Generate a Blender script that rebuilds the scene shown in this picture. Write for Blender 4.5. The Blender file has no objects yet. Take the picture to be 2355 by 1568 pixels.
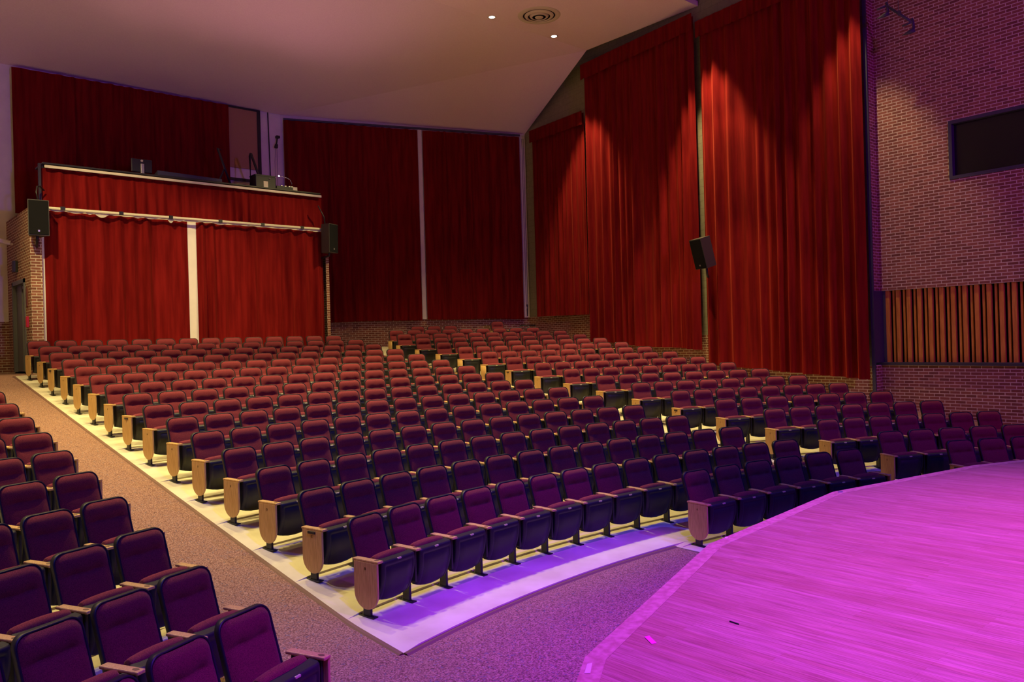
import bpy, bmesh, math, random
from mathutils import Vector, Matrix
from math import sin, cos, pi, radians, degrees, sqrt, atan2, hypot

S = bpy.context.scene
COL = S.collection
rnd = random.Random(7)

# ------------------------------------------------------------------ camera
F, CX, CY, CZ = 1838.72561, -7.01133, 6.72853, 2.45945
ROT = Matrix(((0.7476753711707793, 0.020315551752078113, -0.6637535820631374),
              (-0.6634645373601012, -0.01962263837900658, -0.7479503725038136),
              (-0.02821962101418254, 0.9996010356237409, -0.0011927152889660245)))
cam = bpy.data.cameras.new('camera')
cam.sensor_fit = 'HORIZONTAL'; cam.sensor_width = 36.0; cam.lens = F / 2355 * 36.0
cam.clip_start = 0.05; cam.clip_end = 200
camo = bpy.data.objects.new('camera', cam); COL.objects.link(camo)
camo.matrix_world = Matrix.Translation((CX, CY, CZ)) @ ROT.to_4x4()
S.camera = camo

# ------------------------------------------------------------------ view, world
vs = S.view_settings
S.display_settings.display_device = 'sRGB'
vs.view_transform = 'Standard'; vs.look = 'None'; vs.gamma = 1.0; vs.use_curve_mapping = False
vs.exposure = 0.0
W_ = bpy.data.worlds.new('world'); S.world = W_; W_.use_nodes = True
W_.node_tree.nodes['Background'].inputs[0].default_value = (0.02, 0.012, 0.03, 1)
W_.node_tree.nodes['Background'].inputs[1].default_value = 0.2

# ------------------------------------------------------------------ lights
WARM = (1.0, 0.78, 0.28)
VIOLET = (0.40, 0.015, 1.0)
BLUE = (0.03, 0.06, 1.0)
def spot(name, loc, aim, power, color, angle=90, blend=0.5, size=0.1):
    l = bpy.data.lights.new(name, 'SPOT'); l.energy = power; l.color = color
    l.spot_size = radians(angle); l.spot_blend = blend; l.shadow_soft_size = size
    o = bpy.data.objects.new(name, l); COL.objects.link(o); o.location = loc
    o.rotation_euler = (Vector(aim) - Vector(loc)).to_track_quat('-Z', 'Y').to_euler()
    return o
# house downlights: one row at the front edge of the ceiling cloud, one along its fold
for y, z, pw, ang, bl in ((23.85, 11.5, 700, 84, 0.6), (18.9, 11.5, 1500, 64, 0.25)):
    for x in (-8.9, -6.5, -4.2, -1.8, 0.55, 2.9, 5.25, 7.6, 9.4):
        spot('house_downlight', (x, y, z), (x, y, 0), pw * (0.5 if x > 9 else 1.0), WARM, ang + 10 if x < -4 else ang, bl, 0.04)
# wall washers that graze the right hand curtains
for (x, y, pw) in ((10.95, 24.10, 1500), (10.40, 19.15, 1900), (9.80, 14.85, 1150)):
    spot('curtain_washer', (x, y, 11.4), (x + 0.12, y, 2.0), pw, (1.0, 0.72, 0.32), 54, 0.45, 0.05)
# two added fill spots that brighten the control booth front and its folds
for x, ax, pw in ((-6.5, -0.6, 4200), (7.2, 2.6, 2600)):
    spot('booth_fill', (x, 20.2, 11.3), (ax, 28.2, 4.5), pw, WARM, 31, 0.7, 0.08)
# added fill spots without fixtures, hidden behind the booth counter to brighten the ceiling
for x in (-2.0, 0.9, 3.8):
    spot('ceiling_fill', (x, 29.7, 7.2), (2.5 + 0.4 * x, 20.5, 11.3), 190, (1.0, 0.46, 0.50), 84, 1.0, 0.3)
# coloured stage lights hung over the stage and its front edge
spot('stage_violet', (0.6, 4.6, 10.0), (-0.9, 5.8, 0.9), 16000, VIOLET, 74, 0.8, 0.15)
spot('stage_violet', (-0.6, 11.0, 10.5), (-0.9, 12.4, 0.0), 2100, VIOLET, 28, 0.7, 0.12)
spot('stage_violet', (-4.5, 8.0, 10.0), (-4.6, 10.0, 0.0), 900, VIOLET, 50, 1.0, 0.2)
spot('stage_warm_fill', (0.8, 6.0, 11.5), (-0.2, 6.6, 0.9), 1000, WARM, 56, 0.8, 0.1)  # added warm fill to lift the deck colour, no fixture behind it
spot('stage_blue', (4.0, 7.0, 9.5), (3.0, 13.6, 0.2), 2100, BLUE, 74, 1.0, 0.15)
spot('stage_blue', (-4.0, 6.5, 9.5), (-3.6, 13.0, 0.2), 2100, BLUE, 74, 1.0, 0.15)
spot('stage_violet', (2.0, 0.5, 8.0), (11.2, 10.5, 4.5), 2600, (0.50, 0.012, 1.0), 80, 1.0, 0.4)
spot('stage_violet', (-2.0, 4.0, 4.5), (0.0, 30.5, 9.6), 2400, (0.28, 0.06, 1.0), 44, 0.9, 0.3)

# ------------------------------------------------------------------ materials
def new_mat(name):
    m = bpy.data.materials.new(name); m.use_nodes = True
    n = m.node_tree.nodes; b = n['Principled BSDF']
    return m, n, m.node_tree.links, b
def flat(name, col, rough=0.6, metal=0.0, spec=0.5, sheen=0.0):
    m, n, l, b = new_mat(name)
    b.inputs['Base Color'].default_value = (*col, 1); b.inputs['Roughness'].default_value = rough
    b.inputs['Metallic'].default_value = metal; b.inputs['Specular IOR Level'].default_value = spec
    b.inputs['Sheen Weight'].default_value = sheen
    return m
def noisy(name, c1, c2, scale=40, rough=0.8, detail=3, coord='Object', stretch=None, bump=0.0, spec=0.3, sheen=0.0, lo=0.35, hi=0.65):
    m, n, l, b = new_mat(name)
    tc = n.new('ShaderNodeTexCoord'); mp = n.new('ShaderNodeMapping'); nz = n.new('ShaderNodeTexNoise'); cr = n.new('ShaderNodeValToRGB')
    l.new(tc.outputs[coord], mp.inputs[0]); l.new(mp.outputs[0], nz.inputs['Vector']); l.new(nz.outputs['Fac'], cr.inputs[0])
    if stretch: mp.inputs['Scale'].default_value = stretch
    nz.inputs['Scale'].default_value = scale; nz.inputs['Detail'].default_value = detail
    cr.color_ramp.elements[0].position = lo; cr.color_ramp.elements[1].position = hi
    cr.color_ramp.elements[0].color = (*c1, 1); cr.color_ramp.elements[1].color = (*c2, 1)
    l.new(cr.outputs[0], b.inputs['Base Color'])
    b.inputs['Roughness'].default_value = rough; b.inputs['Specular IOR Level'].default_value = spec
    b.inputs['Sheen Weight'].default_value = sheen
    if bump:
        bp = n.new('ShaderNodeBump'); bp.inputs['Strength'].default_value = bump; bp.inputs['Distance'].default_value = 0.01
        l.new(nz.outputs['Fac'], bp.inputs['Height']); l.new(bp.outputs[0], b.inputs['Normal'])
    return m
def brick(name, c1, c2, mortar, bw, rh, ms, rough=0.85, dark=None, bump=0.4):
    m, n, l, b = new_mat(name)
    tc = n.new('ShaderNodeTexCoord'); bt = n.new('ShaderNodeTexBrick'); nz = n.new('ShaderNodeTexNoise')
    l.new(tc.outputs['UV'], bt.inputs['Vector']); l.new(tc.outputs['UV'], nz.inputs['Vector'])
    bt.inputs['Scale'].default_value = 1.0; bt.inputs['Brick Width'].default_value = bw; bt.inputs['Row Height'].default_value = rh
    bt.inputs['Mortar Size'].default_value = ms; bt.inputs['Mortar Smooth'].default_value = 0.1; bt.inputs['Bias'].default_value = -0.15
    bt.inputs['Color1'].default_value = (*c1, 1); bt.inputs['Color2'].default_value = (*c2, 1); bt.inputs['Mortar'].default_value = (*mortar, 1)
    nz.inputs['Scale'].default_value = 9; nz.inputs['Detail'].default_value = 4
    mx = n.new('ShaderNodeMixRGB'); mx.blend_type = 'MULTIPLY'; mx.inputs[0].default_value = 0.35
    l.new(bt.outputs['Color'], mx.inputs[1]); l.new(nz.outputs['Fac'], mx.inputs[2]); l.new(mx.outputs[0], b.inputs['Base Color'])
    b.inputs['Roughness'].default_value = rough; b.inputs['Specular IOR Level'].default_value = 0.2
    if bump:
        iv = n.new('ShaderNodeMath'); iv.operation = 'SUBTRACT'; iv.inputs[0].default_value = 1.0
        l.new(bt.outputs['Fac'], iv.inputs[1])
        bp = n.new('ShaderNodeBump'); bp.inputs['Strength'].default_value = bump; bp.inputs['Distance'].default_value = 0.006
        l.new(iv.outputs[0], bp.inputs['Height']); l.new(bp.outputs[0], b.inputs['Normal'])
    return m

def carpet_mat():
    m, n, l, b = new_mat('carpet')
    tc = n.new('ShaderNodeTexCoord')
    n1 = n.new('ShaderNodeTexNoise'); n1.inputs['Scale'].default_value = 75; n1.inputs['Detail'].default_value = 3
    n2 = n.new('ShaderNodeTexNoise'); n2.inputs['Scale'].default_value = 38; n2.inputs['Detail'].default_value = 2
    for q in (n1, n2): l.new(tc.outputs['Object'], q.inputs['Vector'])
    cr = n.new('ShaderNodeValToRGB'); e = cr.color_ramp.elements
    e[0].position = 0.33; e[0].color = (0.12, 0.058, 0.05, 1); e[1].position = 0.7; e[1].color = (0.52, 0.32, 0.25, 1)
    x = e.new(0.5); x.color = (0.30, 0.16, 0.128, 1)
    l.new(n1.outputs['Fac'], cr.inputs[0])
    cr2 = n.new('ShaderNodeValToRGB'); cr2.color_ramp.elements[0].position = 0.60; cr2.color_ramp.elements[1].position = 0.68
    cr2.color_ramp.elements[0].color = (0, 0, 0, 1); cr2.color_ramp.elements[1].color = (0.6, 0.6, 0.6, 1)
    l.new(n2.outputs['Fac'], cr2.inputs[0])
    mx = n.new('ShaderNodeMixRGB'); mx.inputs[2].default_value = (0.14, 0.15, 0.21, 1)
    l.new(cr2.outputs[0], mx.inputs[0]); l.new(cr.outputs[0], mx.inputs[1]); l.new(mx.outputs[0], b.inputs['Base Color'])
    b.inputs['Roughness'].default_value = 0.95; b.inputs['Specular IOR Level'].default_value = 0.1
    bp = n.new('ShaderNodeBump'); bp.inputs['Strength'].default_value = 0.5; bp.inputs['Distance'].default_value = 0.01
    l.new(n1.outputs['Fac'], bp.inputs['Height']); l.new(bp.outputs[0], b.inputs['Normal'])
    return m
def deck_mat():
    # narrow hardwood strips running up and down stage (object Y)
    m, n, l, b = new_mat('stage_strip_wood')
    tc = n.new('ShaderNodeTexCoord')
    mp = n.new('ShaderNodeMapping'); mp.inputs['Rotation'].default_value = (0, 0, radians(90))
    l.new(tc.outputs['Object'], mp.inputs[0])
    bt = n.new('ShaderNodeTexBrick'); l.new(mp.outputs[0], bt.inputs['Vector'])
    bt.inputs['Scale'].default_value = 1.0; bt.inputs['Brick Width'].default_value = 1.1; bt.inputs['Row Height'].default_value = 0.042
    bt.inputs['Mortar Size'].default_value = 0.0008; bt.inputs['Bias'].default_value = 0.0
    bt.inputs['Color1'].default_value = (0.58, 0.36, 0.25, 1); bt.inputs['Color2'].default_value = (0.50, 0.28, 0.17, 1)
    bt.inputs['Mortar'].default_value = (0.36, 0.17, 0.10, 1)
    mp2 = n.new('ShaderNodeMapping'); mp2.inputs['Scale'].default_value = (95, 3.0, 1)
    l.new(tc.outputs['Object'], mp2.inputs[0])
    nz = n.new('ShaderNodeTexNoise'); nz.inputs['Scale'].default_value = 1.0; nz.inputs['Detail'].default_value = 5; nz.inputs['Roughness'].default_value = 0.65
    l.new(mp2.outputs[0], nz.inputs['Vector'])
    cr = n.new('ShaderNodeValToRGB'); cr.color_ramp.elements[0].position = 0.30; cr.color_ramp.elements[1].position = 0.62
    cr.color_ramp.elements[0].color = (0.52, 0.40, 0.38, 1); cr.color_ramp.elements[1].color = (1, 1, 1, 1)
    l.new(nz.outputs['Fac'], cr.inputs[0])
    mp3 = n.new('ShaderNodeMapping'); mp3.inputs['Scale'].default_value = (5, 0.6, 1); l.new(tc.outputs['Object'], mp3.inputs[0])
    n3 = n.new('ShaderNodeTexNoise'); n3.inputs['Scale'].default_value = 1.0; n3.inputs['Detail'].default_value = 2; l.new(mp3.outputs[0], n3.inputs['Vector'])
    c3 = n.new('ShaderNodeValToRGB'); c3.color_ramp.elements[0].position = 0.3; c3.color_ramp.elements[1].position = 0.7
    c3.color_ramp.elements[0].color = (0.86, 0.80, 0.77, 1); c3.color_ramp.elements[1].color = (1, 1, 1, 1); l.new(n3.outputs['Fac'], c3.inputs[0])
    m1 = n.new('ShaderNodeMixRGB'); m1.blend_type = 'MULTIPLY'; m1.inputs[0].default_value = 1.0
    m2 = n.new('ShaderNodeMixRGB'); m2.blend_type = 'MULTIPLY'; m2.inputs[0].default_value = 1.0
    l.new(bt.outputs['Color'], m1.inputs[1]); l.new(cr.outputs[0], m1.inputs[2])
    l.new(m1.outputs[0], m2.inputs[1]); l.new(c3.outputs[0], m2.inputs[2]); l.new(m2.outputs[0], b.inputs['Base Color'])
    b.inputs['Roughness'].default_value = 0.62; b.inputs['Specular IOR Level'].default_value = 0.25
    return m
def emit(name, col, strength):
    m, n, l, b = new_mat(name)
    b.inputs['Base Color'].default_value = (0, 0, 0, 1)
    b.inputs['Emission Color'].default_value = (*col, 1); b.inputs['Emission Strength'].default_value = strength
    return m

M = {}
M['carpet'] = carpet_mat()
M['slab'] = noisy('cream_vinyl_floor', (0.66, 0.60, 0.46), (0.80, 0.75, 0.62), 2.2, 0.55, 4, spec=0.3)
M['nosing'] = flat('brown_rubber_nosing', (0.19, 0.095, 0.075), 0.6)
M['fabric'] = noisy('maroon_seat_fabric', (0.12, 0.019, 0.030), (0.30, 0.050, 0.064), 260, 0.95, 2, spec=0.08, sheen=0.10, bump=0.15)
M['black'] = flat('black_moulded_plastic', (0.022, 0.022, 0.028), 0.45, spec=0.4)
M['cabinet'] = flat('charcoal_speaker_cabinet', (0.065, 0.058, 0.052), 0.6)
M['iron'] = flat('black_painted_steel', (0.020, 0.020, 0.022), 0.45)
M['maple'] = noisy('honey_maple', (0.60, 0.36, 0.13), (0.74, 0.48, 0.20), 6, 0.45, 5, stretch=(12, 12, 1.5), spec=0.4)
M['plug'] = flat('brown_arm_plug', (0.22, 0.13, 0.06), 0.5)
M['plate'] = flat('cream_number_plate', (0.72, 0.66, 0.48), 0.35, 0.3)
M['brass'] = flat('dark_brass_letter', (0.10, 0.06, 0.02), 0.4, 0.4)
M['velvet'] = noisy('red_velvet', (0.125, 0.0045, 0.005), (0.20, 0.009, 0.009), 1.6, 0.9, 5, stretch=(6, 6, 0.5), spec=0.05, sheen=0.30)
M['velvet'].node_tree.nodes['Principled BSDF'].inputs['Sheen Tint'].default_value = (1.0, 0.16, 0.10, 1)
M['velvet'].node_tree.nodes['Principled BSDF'].inputs['Sheen Roughness'].default_value = 0.35
M['velvet_dark'] = M['velvet']
M['lining'] = flat('cream_curtain_lining', (0.72, 0.66, 0.54), 0.8)
M['brick'] = brick('brown_red_brick', (0.38, 0.150, 0.10), (0.20, 0.075, 0.055), (0.74, 0.62, 0.50), 0.215, 0.0677, 0.0085)
M['block'] = brick('grey_painted_block', (0.36, 0.33, 0.24), (0.34, 0.31, 0.23), (0.24, 0.22, 0.16), 0.40, 0.20, 0.004, bump=0.2)
M['white'] = noisy('white_painted_wall', (0.80, 0.75, 0.74), (0.86, 0.81, 0.79), 3, 0.8)
M['plaster'] = noisy('ceiling_plaster', (0.80, 0.60, 0.72), (0.84, 0.64, 0.76), 30, 0.9, 4, bump=0.05)
M['dark'] = flat('matt_black', (0.010, 0.010, 0.012), 0.9, spec=0.08)
M['deck'] = deck_mat()
M['edgewood'] = noisy('stage_edge_wood', (0.46, 0.25, 0.16), (0.62, 0.38, 0.26), 3, 0.6, 5, stretch=(8, 8, 1), spec=0.25)
M['riser'] = flat('black_stage_front', (0.03, 0.025, 0.025), 0.8)
M['navy'] = flat('dark_navy_metal', (0.05, 0.05, 0.085), 0.5)
M['slat'] = noisy('oak_slats', (0.50, 0.20, 0.035), (0.66, 0.29, 0.06), 5, 0.5, 4, stretch=(6, 6, 0.6))
M['glass'] = flat('dark_window_glass', (0.012, 0.010, 0.014), 0.25)
M['blind'] = noisy('tan_roller_blind', (0.42, 0.24, 0.13), (0.46, 0.27, 0.15), 60, 0.9)
M['paper'] = flat('cream_paper', (0.75, 0.70, 0.50), 0.8)
M['silver'] = flat('brushed_silver', (0.55, 0.55, 0.57), 0.35, 0.7)
M['red'] = flat('red_enamel', (0.5, 0.02, 0.02), 0.4)
M['door'] = noisy('red_brown_door', (0.14, 0.04, 0.025), (0.18, 0.055, 0.03), 5, 0.5, stretch=(8, 8, 0.6))
M['greysteel'] = flat('grey_door_frame', (0.13, 0.13, 0.15), 0.5)
M['lamp'] = emit('lamp_glow', (1.0, 0.93, 0.85), 14)
M['led'] = emit('tiny_lamp_glow', (1.0, 0.98, 0.9), 8)
M['pinktape'] = flat('fluorescent_pink_tape', (0.95, 0.05, 0.60), 0.6)
M['vent'] = flat('white_vent_metal', (0.62, 0.53, 0.46), 0.5)

# ------------------------------------------------------------------ mesh helpers
class MB:
    def __init__(s): s.v = []; s.f = []; s.uv = []; s.sm = []; s.useuv = False
    def add(s, vs, fs, smooth=False):
        o = len(s.v); s.v += [tuple(p) for p in vs]
        for f in fs: s.f.append([o + i for i in f]); s.uv.append(None); s.sm.append(smooth)
    def quad(s, a, b, c, d, uv=None):
        o = len(s.v); s.v += [tuple(a), tuple(b), tuple(c), tuple(d)]
        s.f.append([o, o + 1, o + 2, o + 3]); s.uv.append(uv); s.sm.append(False)
        if uv: s.useuv = True
    def box(s, x0, x1, y0, y1, z0, z1, M4=None):
        p = [Vector((x, y, z)) for z in (z0, z1) for y in (y0, y1) for x in (x0, x1)]
        if M4: p = [M4 @ q for q in p]
        s.add(p, [(0, 2, 3, 1), (4, 5, 7, 6), (0, 1, 5, 4), (2, 6, 7, 3), (0, 4, 6, 2), (1, 3, 7, 5)])
    def bbox(s, x0, x1, y0, y1, z0, z1, r=0.01, M4=None):
        # box with chamfered edges
        vs = []; X = (x0, x1); Y = (y0, y1); Z = (z0, z1)
        bm = bmesh.new(); bmesh.ops.create_cube(bm, size=1)
        for v in bm.verts:
            v.co = Vector((X[v.co.x > 0], Y[v.co.y > 0], Z[v.co.z > 0]))
        bmesh.ops.bevel(bm, geom=bm.edges[:], offset=r, segments=2, affect='EDGES', profile=0.5)
        bm.verts.index_update()
        vs = [(M4 @ v.co) if M4 else v.co.copy() for v in bm.verts]
        s.add(vs, [[v.index for v in f.verts] for f in bm.faces]); bm.free()
    def tube(s, pts, r, n=8, caps=True):
        pts = [Vector(p) for p in pts]; rings = []
        up = Vector((0, 0, 1))
        for i, p in enumerate(pts):
            d = (pts[min(i + 1, len(pts) - 1)] - pts[max(i - 1, 0)]).normalized()
            a = d.cross(up)
            if a.length < 1e-3: a = d.cross(Vector((1, 0, 0)))
            a.normalize(); b = d.cross(a)
            rr = r[i] if isinstance(r, (list, tuple)) else r
            rings.append([p + rr * (cos(2 * pi * k / n) * a + sin(2 * pi * k / n) * b) for k in range(n)])
        vs = [q for R in rings for q in R]
        fs = [(i * n + k, i * n + (k + 1) % n, (i + 1) * n + (k + 1) % n, (i + 1) * n + k) for i in range(len(pts) - 1) for k in range(n)]
        if caps: fs += [tuple(range(n))[::-1], tuple((len(pts) - 1) * n + k for k in range(n))]
        s.add(vs, fs, True)
    def lathe(s, prof, c, n=32, axis='Z'):
        vs = [(c[0] + r * cos(2 * pi * k / n), c[1] + r * sin(2 * pi * k / n), c[2] + z) for r, z in prof for k in range(n)]
        fs = [(i * n + k, i * n + (k + 1) % n, (i + 1) * n + (k + 1) % n, (i + 1) * n + k) for i in range(len(prof) - 1) for k in range(n)]
        s.add(vs, fs, True)
    def mesh(s, name, mat):
        me = bpy.data.meshes.new(name); me.from_pydata(s.v, [], s.f)
        me.polygons.foreach_set('use_smooth', s.sm)
        if s.useuv:
            ul = me.uv_layers.new(name='UVMap'); k = 0
            for p, uv in zip(me.polygons, s.uv):
                for j in range(p.loop_total):
                    if uv: ul.data[p.loop_start + j].uv = uv[j]
        me.materials.append(mat); me.update(); return me
    def obj(s, name, mat, parent=None, label=None):
        o = bpy.data.objects.new(name, s.mesh(name, mat)); COL.objects.link(o)
        if parent: o.parent = parent
        if label: o['label'] = label
        return o
def fixn(o):
    bm = bmesh.new(); bm.from_mesh(o.data); bmesh.ops.recalc_face_normals(bm, faces=bm.faces); bm.to_mesh(o.data); bm.free(); return o
def tag(o, label, cat, group=None, kind=None):
    o['label'] = label; o['category'] = cat
    if group: o['group'] = group
    if kind: o['kind'] = kind
    return o
def thing(name, label, cat, loc=(0, 0, 0), rz=0.0, group=None):
    o = bpy.data.objects.new(name, None); COL.objects.link(o); o.location = loc; o.rotation_euler = (0, 0, rz)
    o.empty_display_size = 0.2
    return tag(o, label, cat, group)
def struct(o, label=None):
    o['kind'] = 'structure'
    if label: o['label'] = label
    return o
def part(o, name, mat, mb, label=None): return mb.obj(name, mat, o, label)
ORD = ['zeroth', 'first', 'second', 'third', 'fourth', 'fifth', 'sixth', 'seventh', 'eighth', 'ninth', 'tenth', 'eleventh', 'twelfth', 'thirteenth', 'fourteenth', 'fifteenth', 'sixteenth', 'seventeenth', 'eighteenth', 'nineteenth']

# ------------------------------------------------------------------ rake of the hall
R0, PITCH = 13.43818, 0.94931
def zk(k):
    if k <= -1: return -0.0614
    if k < 0: return 0.0614 * k
    return 0.134284 * k + 0.000555458 * k * k - 2.4575e-5 * k ** 3
def kofR(R): return (R - R0) / PITCH
def zfloor(R, u):
    k = kofR(R)
    lim = 14.7
    if u > 5.0: lim = 17.6
    return zk(min(k, lim))
def pol(R, u): return (R * sin(u / R), R * cos(u / R))

# floor: carpeted raked surface
mb = MB()
Rs = [6.0, 9.0, 11.0, 12.0] + [R0 + PITCH * (k * 0.5) for k in range(-2, 37)] + [33.0, 36.0]
us = [-14, -12, -10, -8, -6, -5, -4, -3, -2, -1, 0, 1, 2, 3, 4, 4.9, 5.1, 6, 7, 8, 9, 10, 11, 12, 13, 14.5]
vs = []
for R in Rs:
    for u in us:
        uu = u if R > 12 else u * R / 12
        x, y = pol(R, uu); vs.append((x, y, zfloor(R, u)))
n = len(us)
mb.add(vs, [(i * n + j, i * n + j + 1, (i + 1) * n + j + 1, (i + 1) * n + j) for i in range(len(Rs) - 1) for j in range(n - 1)])
struct(mb.obj('floor', M['carpet']), 'speckled mauve and tan carpet on the raked hall floor')

# cream slabs under the seat blocks, with a low riser behind every row of feet
SLAB = 0.010
def slab(name, ul, ur, ra, rb, label, k0=-1):
    """ul, ur: functions of R giving the side edges; ra..rb radii."""
    mb = MB(); ring = []
    rs = []
    k = math.floor(kofR(ra)) - 1
    R = ra; rs.append((ra, None))
    k = math.ceil(kofR(ra - 0.10))
    while True:
        Rk = R0 + k * PITCH + 0.10
        if Rk >= rb - 0.05: break
        if Rk > ra + 0.02:
            rs.append((Rk, 'lo')); rs.append((Rk + 0.004, 'hi'))
            rs.append((Rk + 0.45, None))
        k += 1
    rs.append((rb, None))
    NS = 26; vs = []
    def saw(R):
        t = (kofR(R - 0.102)) % 1.0
        return 0.020 * (1 - t) if kofR(R - 0.102) > -1.2 else 0.0
    for R, kind in rs:
        a, b = ul(R), ur(R)
        h = saw(R)
        if kind == 'lo': h = 0.0
        if kind == 'hi': h = 0.020
        for i in range(NS):
            f = i / (NS - 1); f = 0.04 * f * 25 * 0.6 if False else f
            u = a + (b - a) * f
            if i == 1: u = a + 0.20
            if i == NS - 2: u = b - 0.20
            x, y = pol(R, u)
            vs.append((x, y, zfloor(R, u) + SLAB + h * min(1.0, max(0.0, min(u - a, b - u) / 0.22))))
    N = len(rs)
    mb.add(vs, [(i * NS + j, i * NS + j + 1, (i + 1) * NS + j + 1, (i + 1) * NS + j) for i in range(N - 1) for j in range(NS - 1)])
    # vertical skirts on the four sides
    loop = [j for j in range(NS)] + [i * NS + NS - 1 for i in range(1, N)] + [(N - 1) * NS + j for j in range(NS - 2, -1, -1)] + [i * NS for i in range(N - 2, 0, -1)]
    o = len(mb.v); mb.v += [(vs[i][0], vs[i][1], vs[i][2] - 0.08) for i in loop]
    L = len(loop)
    for i in range(L):
        mb.f.append([loop[i], o + i, o + (i + 1) % L, loop[(i + 1) % L]]); mb.uv.append(None); mb.sm.append(False)
    struct(mb.obj(name, M['slab']), label)
    return vs, N, NS
def nosing(pts, w, label):
    """brown rubber strip following slab edge points (list of xyz), laid on the carpet side"""
    mb = MB(); P = [Vector(p) for p in pts]; a = []; b = []; c = []
    for i, p in enumerate(P):
        d = (P[min(i + 1, len(P) - 1)] - P[max(i - 1, 0)]); d.z = 0; d.normalize(); nn = Vector((d.y, -d.x, 0))
        a.append(p + Vector((0, 0, 0.004))); b.append(p + nn * w * 0.6 + Vector((0, 0, 0.002))); c.append(p + nn * w + Vector((0, 0, -0.016)))
    m = len(P); mb.add(a + b + c, [(i, i + 1, m + i + 1, m + i) for i in range(m - 1)] + [(m + i, m + i + 1, 2 * m + i + 1, 2 * m + i) for i in range(m - 1)])
    struct(fixn(mb.obj('trim_1', M['nosing'])), label)
CL = lambda R: -3.46 - 0.006 * (R - 12.68)
CR = lambda R: 4.62
RF = 12.68
cs, N_, NS_ = slab('floor.001', CL, CR, RF, R0 + 14.62 * PITCH, 'cream vinyl floor under the centre seat block')
left_edge = [(*pol(R, CL(R)), zfloor(R, -3.4) + SLAB) for R in [R0 + 14.62 * PITCH - 0.25 * i for i in range(int((14.62 * PITCH + R0 - RF) / 0.25) + 1)] + [RF]]
front_edge = [cs[j] for j in range(NS_)]
nosing(left_edge, 0.055, 'brown edge strip along the left aisle')
u_step = 0.76
fe = [(*pol(RF, CL(RF) + (u_step - CL(RF)) * i / 20), zfloor(RF, 0) + SLAB) for i in range(21)]
nosing(fe, 0.055, 'brown edge strip along the front of the centre floor')
slab('floor.002', lambda R: u_step, lambda R: 4.75, 12.05, RF - 0.002, 'cream vinyl floor under the short front row')
slab('floor.003', lambda R: 5.62, lambda R: 11.4, 12.05, R0 + 17.5 * PITCH, 'cream vinyl floor under the right seat block')
slab('floor.004', lambda R: -9.5, lambda R: -4.86, 12.05, R0 + 14.6 * PITCH, 'cream vinyl floor under the left seat block')

# ------------------------------------------------------------------ theatre seat
def half_w(z, w, zt, r, zb, rb):
    if z > zt - r: return w - r + sqrt(max(0, r * r - (z - zt + r) ** 2))
    if z < zb + rb: return w - rb + sqrt(max(0, rb * rb - (zb + rb - z) ** 2))
    return w
def yc(z): return 0.170 + (z - 0.40) * 0.30
def backrest_mesh():
    mb = MB(); zb, zt, w = 0.395, 0.832, 0.222
    zs = [zb, zb + 0.012, zb + 0.04, 0.48, 0.54, 0.60, 0.635, 0.655, 0.668, 0.680, 0.70, 0.735, 0.765, 0.785, 0.805, 0.818, 0.827, zt]
    NX = 17; xs = [-1 + 2 * i / (NX - 1) for i in range(NX)]
    xs = [math.copysign(abs(x) ** 0.8, x) for x in xs]
    vs = []
    for z in zs:
        hw = half_w(z, w, zt, 0.075, zb, 0.03)
        for x in xs:
            X = x * hw
            e = (1 - abs(x) ** 6)
            if z > 0.668: t = (z - 0.668) / (zt - 0.668); p = (min(1, t * 2.4) ** 0.8) * (1 - max(0, (t - 0.70) / 0.30) ** 2 * 0.9)
            else: t = (0.668 - z) / (0.668 - zb); p = (min(1, t * 3.2) ** 0.8) * (1 - max(0, (t - 0.85) / 0.15) ** 2 * 0.6)
            d = 0.016 + 0.040 * (0.40 + 0.60 * p) * e
            for tx in (-0.095, 0.095): d -= 0.016 * math.exp(-((X - tx) / 0.034) ** 2 - ((z - 0.676) / 0.026) ** 2)
            d += 0.010 * (1 if z > 0.668 else 0) * p * e
            vs.append((X, yc(z) - d, z))
    n = NX
    mb.add(vs, [(i * n + j, i * n + j + 1, (i + 1) * n + j + 1, (i + 1) * n + j) for i in range(len(zs) - 1) for j in range(n - 1)], True)
    return mb.mesh('backrest', M['fabric'])
def outline(w, zb, zt, r, rb, m=6):
    P = []
    for (cx, cz, a0, rr) in ((w - r, zt - r, 0, r), (-(w - r), zt - r, 90, r), (-(w - rb), zb + rb, 180, rb), (w - rb, zb + rb, 270, rb)):
        for i in range(m + 1):
            a = radians(a0 + 90 * i / m); P.append((cx + rr * cos(a), cz + rr * sin(a)))
    return P
def shell_mesh():
    mb = MB(); O = outline(0.232, 0.385, 0.843, 0.083, 0.035)
    I = outline(0.218, 0.399, 0.829, 0.072, 0.026)
    n = len(O)
    rings = [[(x, yc(z) - 0.014, z) for x, z in I], [(x, yc(z) - 0.026, z) for x, z in I],
             [(x * 0.985, yc(z) - 0.030, z * 0.998) for x, z in O], [(x, yc(z) - 0.020, z) for x, z in O], [(x, yc(z) + 0.012, z) for x, z in O], [(x * 0.95, yc(z) + 0.024, 0.6 + (z - 0.6) * 0.95) for x, z in O]]
    vs = [p for r in rings for p in r]
    fs = [(i * n + k, i * n + (k + 1) % n, (i + 1) * n + (k + 1) % n, (i + 1) * n + k) for i in range(len(rings) - 1) for k in range(n)]
    fs += [tuple(range(n))[::-1], tuple(5 * n + k for k in range(n))]
    mb.add(vs, fs, True)
    # hinge brackets below the back
    for sx in (-1, 1): mb.box(sx * 0.20 - 0.014, sx * 0.20 + 0.014, 0.02, 0.19, 0.36, 0.42)
    return mb.mesh('back_shell', M['black'])
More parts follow.
